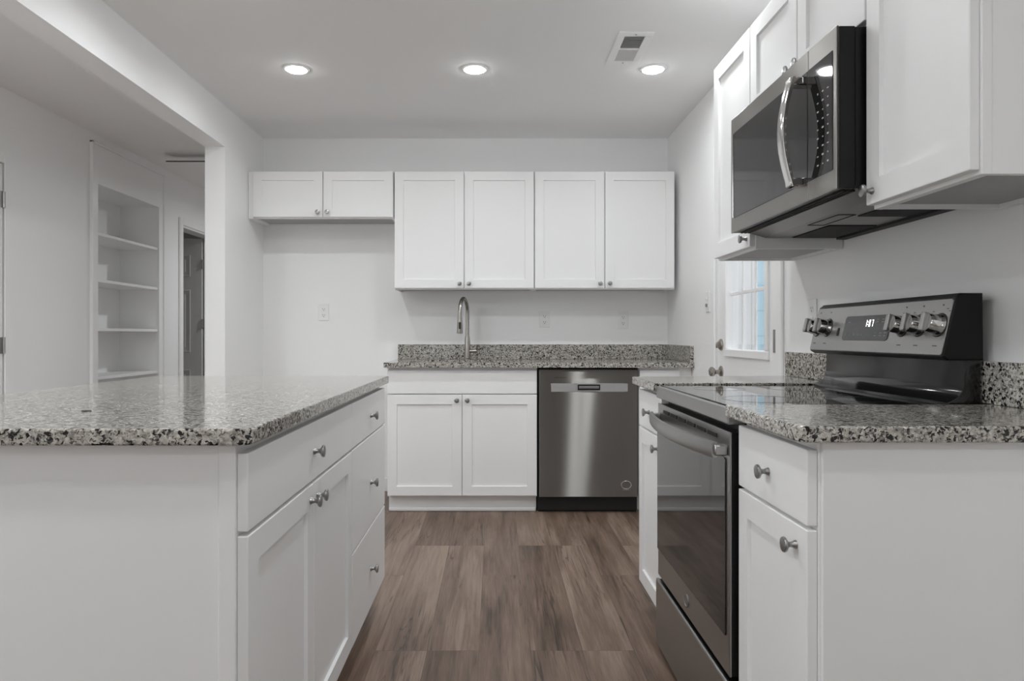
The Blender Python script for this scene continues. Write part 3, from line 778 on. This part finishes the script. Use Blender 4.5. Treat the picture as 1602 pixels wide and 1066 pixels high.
# ------------------------------------------------------------------ microwave
MX, MY0, MY1, MZ0, MZ1 = 0.819, 1.697, 2.452, 1.437, 1.828
MYS = 1.850                                                 # split between door and control panel
t = thing('microwave', 'stainless over-the-range microwave hung under the short right-wall cabinet', 'microwave', (1.0, (MY0 + MY1) / 2, MZ0))
b = box(BM(), MX + 0.007, MX + 0.046, MY0 + 0.001, MY1 - 0.001, MZ0 + 0.001, MZ1 - 0.001, 0.002)
box(b, MX + 0.045, 1.207, MY0 + 0.003, MY1 - 0.003, MZ0 + 0.002, MZ1 - 0.002, 0.002)
part('body', b, M_BLACK, t)
FM_ = frame((0, 1, 0), (-1, 0, 0), (MX, 0, 0))              # u = Y, n = outwards from the front
dr = part('door', box(BM(), MX, MX + 0.0065, MYS + 0.001, MY1, MZ0, MZ1, 0.002, 2), M_STEEL, t)
part('window', xf(prism(BM(), round_rect(MYS + 0.003, MY1 - 0.030, MZ0 + 0.048, MZ1 - 0.053, (0.002,) * 4), -0.001, 0.0015, 0.0008, axis='y'), FM_), M_MWGL, dr, 'dark tinted window')
b = box(BM(), MX - 0.0035, MX, MY1 - 0.028, MY1 - 0.022, MZ0 + 0.05, MZ1 - 0.055, 0.001)
part('window_edge', b, M_CHROME, dr)
pn = part('control_panel', box(BM(), MX, MX + 0.0065, MY0, MYS - 0.001, MZ0, MZ1, 0.002, 2), M_STEEL, t)
gp = part('touch_panel', xf(prism(BM(), round_rect(MY0 + 0.018, MYS - 0.001, MZ0 + 0.048, MZ1 - 0.053, (0.002,) * 4), -0.001, 0.0015, 0.0008, axis='y'), FM_), M_GLASSB, pn, 'black glass touch panel')
b = BM()
for r in range(9):
    for c, u in enumerate((1.738, 1.765, 1.792)):
        z = MZ0 + 0.075 + r * 0.0225
        w = (0.004, 0.0025, 0.0045)[(r + c) % 3]
        box(b, u - w, u + w, 0.0015, 0.0019, z, z + (0.004, 0.0025, 0.0035)[(r * 2 + c) % 3])
part('button_markings', xf(b, FM_), M_MARK, pn)
# bowed strap handle with two feet
b = BM(); n = 22
HY0, HY1, HZ0, HZ1 = 1.862, 1.902, 1.478, 1.766
rings = []
for i in range(n + 1):
    s = i / n; z = HZ0 + s * (HZ1 - HZ0)
    o = 0.036 + 0.026 * math.sin(PI * s)
    th = 0.010
    rings.append([b.verts.new((MX - o + a, y, z)) for y, a in ((HY0, th), (HY0, 0.002), (HY0 + 0.003, 0), (HY1 - 0.003, 0), (HY1, 0.002), (HY1, th))])
fs = []
for p, q in zip(rings, rings[1:]):
    for i in range(6): fs.append(b.faces.new((p[i], p[(i + 1) % 6], q[(i + 1) % 6], q[i])))
fs.append(b.faces.new(rings[0])); fs.append(b.faces.new(rings[-1][::-1]))
bmesh.ops.recalc_face_normals(b, faces=fs)
for z0, z1 in ((HZ0, HZ0 + 0.022), (HZ1 - 0.022, HZ1)): box(b, MX - 0.040, MX + 0.001, HY0 + 0.002, HY1 - 0.002, z0, z1, 0.003)
part('handle', b, M_CHROME, dr, 'bowed chrome strap handle', sm=True)
# underside: vent lip, pan, lamp cover and filters
b = BM()
prism(b, [(MX + 0.05, MZ0 + 0.003), (MX + 0.115, MZ0 - 0.016), (1.195, MZ0 - 0.016), (1.205, MZ0 + 0.003)], MY0 + 0.01, MY1 - 0.01, 0.0, axis='y')
ub = part('bottom_pan', b, M_GREYM, t)
for y0, y1 in ((1.725, 1.99), (2.16, 2.425)):
    part('vent_filter', box(BM(), 1.02, 1.165, y0, y1, MZ0 - 0.019, MZ0 - 0.0155), M_FILTER, ub, 'black grease filter')
b = BM()
for x0, x1, y0, y1 in ((0.955, 1.005, 1.97, 1.973), (0.955, 1.005, 2.16, 2.163), (0.955, 0.958, 1.973, 2.16), (1.002, 1.005, 1.973, 2.16)): box(b, x0, x1, y0, y1, MZ0 - 0.0175, MZ0 - 0.0158)
part('lamp_cover', b, M_BLACKM, ub)
b = BM()
for i in range(3): box(b, 0.845 + i * 0.012, 0.851 + i * 0.012, 1.72, 2.43, MZ0 - 0.003, MZ0 + 0.001)
part('vent_louvres', b, M_BLACKM, t)
part('rear_lip', box(BM(), 1.172, 1.205, 1.72, 2.43, MZ0 - 0.024, MZ0 - 0.0162), M_BLACKM, ub)

# ------------------------------------------------------------------ outlets and switch
def outlet(FM, u, z, label):
    O = FM @ Vector((u, 0.003, z))
    t = thing('outlet', label, 'outlet', O, 'wall outlets')
    part('cover_plate', xf(box(BM(), u - 0.036, u + 0.036, 0.0, 0.0055, z - 0.058, z + 0.058, 0.003, 2), FM), M_PLASTIC, t)
    for dz in (-0.021, 0.021):
        s = part('socket', xf(prism(BM(), [(u + 0.0155 * math.cos(a) , z + dz + 0.0145 * math.sin(a)) for a in [2 * PI * i / 20 for i in range(20)]], 0.005, 0.0072, 0.0005, axis='y'), FM), M_PLASTIC, t)
        b = BM()
        box(b, u - 0.008, u - 0.0055, 0.0070, 0.0074, z + dz - 0.001, z + dz + 0.008); box(b, u + 0.0055, u + 0.008, 0.0070, 0.0074, z + dz - 0.001, z + dz + 0.007)
        box(b, u - 0.0025, u + 0.0025, 0.0070, 0.0074, z + dz - 0.010, z + dz - 0.005)
        part('slots', xf(b, FM), M_SLOT, s)
    return t
outlet(FB, -1.187, 1.246, 'white outlet on the back wall inside the empty refrigerator bay')
outlet(FB, 0.352, 1.197, 'white outlet on the back wall right of the faucet, nearer the sink')
outlet(FB, 0.900, 1.190, 'white outlet on the back wall above the right end of the counter')
outlet(FR, 2.690, 1.165, 'white outlet on the right wall behind the far end of the range console')
O = FR @ Vector((4.01, 0.003, 1.275))
t = thing('light_switch', 'white light switch on the right wall beside the exterior door', 'switch', O)
part('cover_plate', xf(box(BM(), 4.01 - 0.036, 4.01 + 0.036, 0, 0.0055, 1.275 - 0.058, 1.275 + 0.058, 0.003, 2), FR), M_PLASTIC, t)
for dz in (0.02, -0.02): part('toggle', xf(box(BM(), 4.005, 4.015, 0.005, 0.016, 1.275 + dz - 0.009, 1.275 + dz + 0.009, 0.002), FR), M_GREYM if dz < 0 else M_PLASTIC, t)

# ------------------------------------------------------------------ ceiling: lamps, vent, fan
lamp_meshes = []
def make_lamp():
    bm = lathe(BM(), [(0.053, 0.0), (0.068, 0.0), (0.067, 0.004), (0.055, 0.006), (0.053, 0.004)], 40, Matrix.Rotation(-PI / 2, 4, 'X'))
    # close the ring's inner wall
    bm2 = lathe(BM(), [(0.0545, 0.003), (0.0530, 0.0070), (0.044, 0.0110), (0.025, 0.0140), (0, 0.0150)], 32, Matrix.Rotation(-PI / 2, 4, 'X'))
    out = []
    for nm, bb, mt in (('trim_ring', bm, M_TRIM), ('lens', bm2, M_LED)):
        me = bpy.data.meshes.new(nm); bb.to_mesh(me); bb.free(); me.materials.append(mt); smooth(me); out.append((nm, me))
    return out
LM = make_lamp()
def lamp(x, y, label, power=1.0):
    t = thing('ceiling_light', label, 'light', (x, y, CEIL), 'recessed ceiling lights')
    for nm, me in LM:
        o = bpy.data.objects.new(nm, me); COL.objects.link(o); o.parent = t
        if nm == 'lens': o['label'] = 'glowing round lens'
    l = bpy.data.lights.new('downlight_beam', 'AREA'); l.shape = 'DISK'; l.size = 0.10
    l.energy = LAMP_W * power; l.spread = math.radians(BEAM); l.color = (0.932, 0.976, 1.0)
    o = bpy.data.objects.new('downlight_beam', l); COL.objects.link(o); o.parent = t; o.location = (0, 0, -0.0165)
lamp(-1.020, 3.66, 'lit round recessed ceiling light, leftmost of the visible row of three', 0.5)
lamp(-0.100, 3.66, 'lit round recessed ceiling light above the aisle, middle of the row of three', 0.5)
lamp(0.820, 3.66, 'lit round recessed ceiling light beside the ceiling vent, rightmost of three', 0.5)
lamp(-0.100, 2.70, 'lit round recessed ceiling light above the aisle, just outside the frame', 0.65)
lamp(-0.100, 0.75, 'lit round recessed ceiling light almost above the camera', 1.15)
lamp(-1.020, 2.70, 'added unseen fill light built as a recessed ceiling light above the island, just outside the frame')  # invented lamp, brightens island doors, header and hall wall
lamp(0.780, 2.60, 'lit round recessed ceiling light above the range, just outside the frame', 0.6)
lamp(0.450, -0.60, 'added unseen fill light built as a recessed ceiling light behind the camera', 1.6)  # invented lamp, fills island doors and end panels from behind
lamp(-2.300, 0.95, 'added unseen fill light built as a recessed ceiling light in the hall, near the closed door', 6.5)  # invented lamp, lifts the dim hall
lamp(-2.250, -0.60, 'added unseen fill light built as a recessed ceiling light at the near end of the hall', 5.0)  # second invented hall lamp, brightens the wall and shelves
lamp(-1.300, 6.60, 'added unseen fill light built as a recessed ceiling light in the room behind the back wall', 4.5)  # invented lamp, brightens the bookcase and far hall wall
# ceiling vent
VX0, VX1, VY0, VY1 = 0.565, 0.725, 3.205, 3.575
t = thing('ceiling_vent', 'white rectangular ceiling air vent beside the rightmost ceiling light', 'vent', ((VX0 + VX1) / 2, (VY0 + VY1) / 2, CEIL))
b = BM(); ix0, ix1, iy0, iy1, ym = VX0 + 0.034, VX1 - 0.034, VY0 + 0.04, VY1 - 0.04, (VY0 + VY1) / 2
for x0, x1, y0, y1 in ((VX0, VX1, VY0, iy0), (VX0, VX1, iy1, VY1), (VX0, ix0, iy0, iy1), (ix1, VX1, iy0, iy1), (ix0, ix1, ym - 0.007, ym + 0.007)):
    box(b, x0, x1, y0, y1, CEIL - 0.008, CEIL - 0.0002, 0.0015)
part('vent_frame', b, M_TRIM, t)
for y0, y1, tilt, mt in ((iy0, ym - 0.007, 1, M_VENTD), (ym + 0.007, iy1, -1, M_VENTL)):  # darker grey paints shade into the nearer louvre bank
    part('backing', box(BM(), ix0, ix1, y0, y1, CEIL - 0.0015, CEIL - 0.0002), M_VENTD, t)
    b = BM(); n = 9
    for i in range(n):
        y = y0 + (i + 0.5) * (y1 - y0) / n
        q = [(y - 0.0045 * tilt, CEIL - 0.0075), (y - 0.0035 * tilt, CEIL - 0.0075), (y + 0.0055 * tilt, CEIL - 0.0016), (y + 0.0045 * tilt, CEIL - 0.0016)]
        prism(b, q, ix0, ix1, axis='x')
    part('louvres', b, mt, t)
for y in (VY0 + 0.018, VY1 - 0.018): part('screw', lathe(BM(), [(0, 0), (0.005, 0), (0.004, 0.002), (0, 0.0025)], 12, Matrix.Translation(((VX0 + VX1) / 2, y, CEIL - 0.0075)) @ Matrix.Rotation(-PI / 2, 4, 'X')), M_HINGE, t)
# ceiling fan in the room beyond the hall (one blade shows past the jamb)
fx, fy = -1.93, 5.42
t = thing('ceiling_fan', 'low ceiling fan with dark blades, mostly hidden behind the opening jamb', 'fan', (fx, fy, CEIL))
part('motor_housing', lathe(BM(), [(0, 0), (0.10, 0), (0.12, 0.015), (0.13, 0.05), (0.09, 0.065), (0, 0.068)], 32, Matrix.Translation((fx, fy, CEIL)) @ Matrix.Rotation(-PI / 2, 4, 'X')), M_TRIM, t, sm=True)
for k in range(4):
    a = PI + k * PI / 2
    Mb = Matrix.Translation((fx, fy, CEIL - 0.045)) @ Matrix.Rotation(a, 4, 'Z') @ Matrix.Rotation(math.radians(-12.5), 4, 'X')
    b = prism(BM(), [(0.10, -0.03), (0.54, -0.05), (0.565, -0.03), (0.565, 0.03), (0.54, 0.05), (0.10, 0.03)], -0.004, 0.004, 0.001)
    part('blade', xf(b, Mb), M_FANB, t, 'dark flat blade')

# ------------------------------------------------------------------ built-in bookcase in the hall wall
t = thing('bookcase', 'empty white built-in bookcase with open shelves in the hall wall', 'bookcase', (HALL - 0.14, (KY0 + KY1) / 2, 0))
X0, X1 = HALL - 0.30, HALL
b = BM()
box(b, X0 - 0.015, X0, KY0 - 0.02, KY1 + 0.02, 0.08, KZ + 0.02)
box(b, X0, X1, KY0 - 0.02, KY0, 0.08, KZ); box(b, X0, X1, KY1, KY1 + 0.02, 0.08, KZ)
box(b, X0, X1, KY0 - 0.02, KY1 + 0.02, KZ, KZ + 0.02); box(b, X0, X1, KY0, KY1, 0.0, 0.10)
part('niche_box', b, M_TRIM, t)
b = BM()
for y0, y1, z0, z1 in ((4.785, KY0, 0.0, 2.385), (KY1, 5.795, 0.0, 2.385), (KY0, KY1, KZ, 2.385), (KY0, KY1, 0.0, 0.12)):
    box(b, X1 + 0.0003, X1 + 0.016, y0, y1, z0, z1, 0.001)
for y0, y1, z0, z1 in ((4.768, 4.784, 0.0, 2.40), (5.796, 5.812, 0.0, 2.40), (4.768, 5.812, 2.386, 2.402)):
    box(b, X1 + 0.0003, X1 + 0.024, y0, y1, z0, z1, 0.003)
part('face_trim', b, M_TRIM, t)
for z in (0.47, 0.80, 1.135, 1.472, 1.793):
    part('shelf', box(BM(), X0 + 0.0, X1 + 0.004, KY0 + 0.0005, KY1 - 0.0005, z - 0.020, z, 0.001), M_TRIM, t)

# small dark sliver left lying on the island top
solo('debris', box(BM(), -0.895, -0.874, 1.537, 1.541, CT, CT + 0.0025, 0.0008), M_INK, 'small dark sliver of debris lying on the island countertop', 'debris')
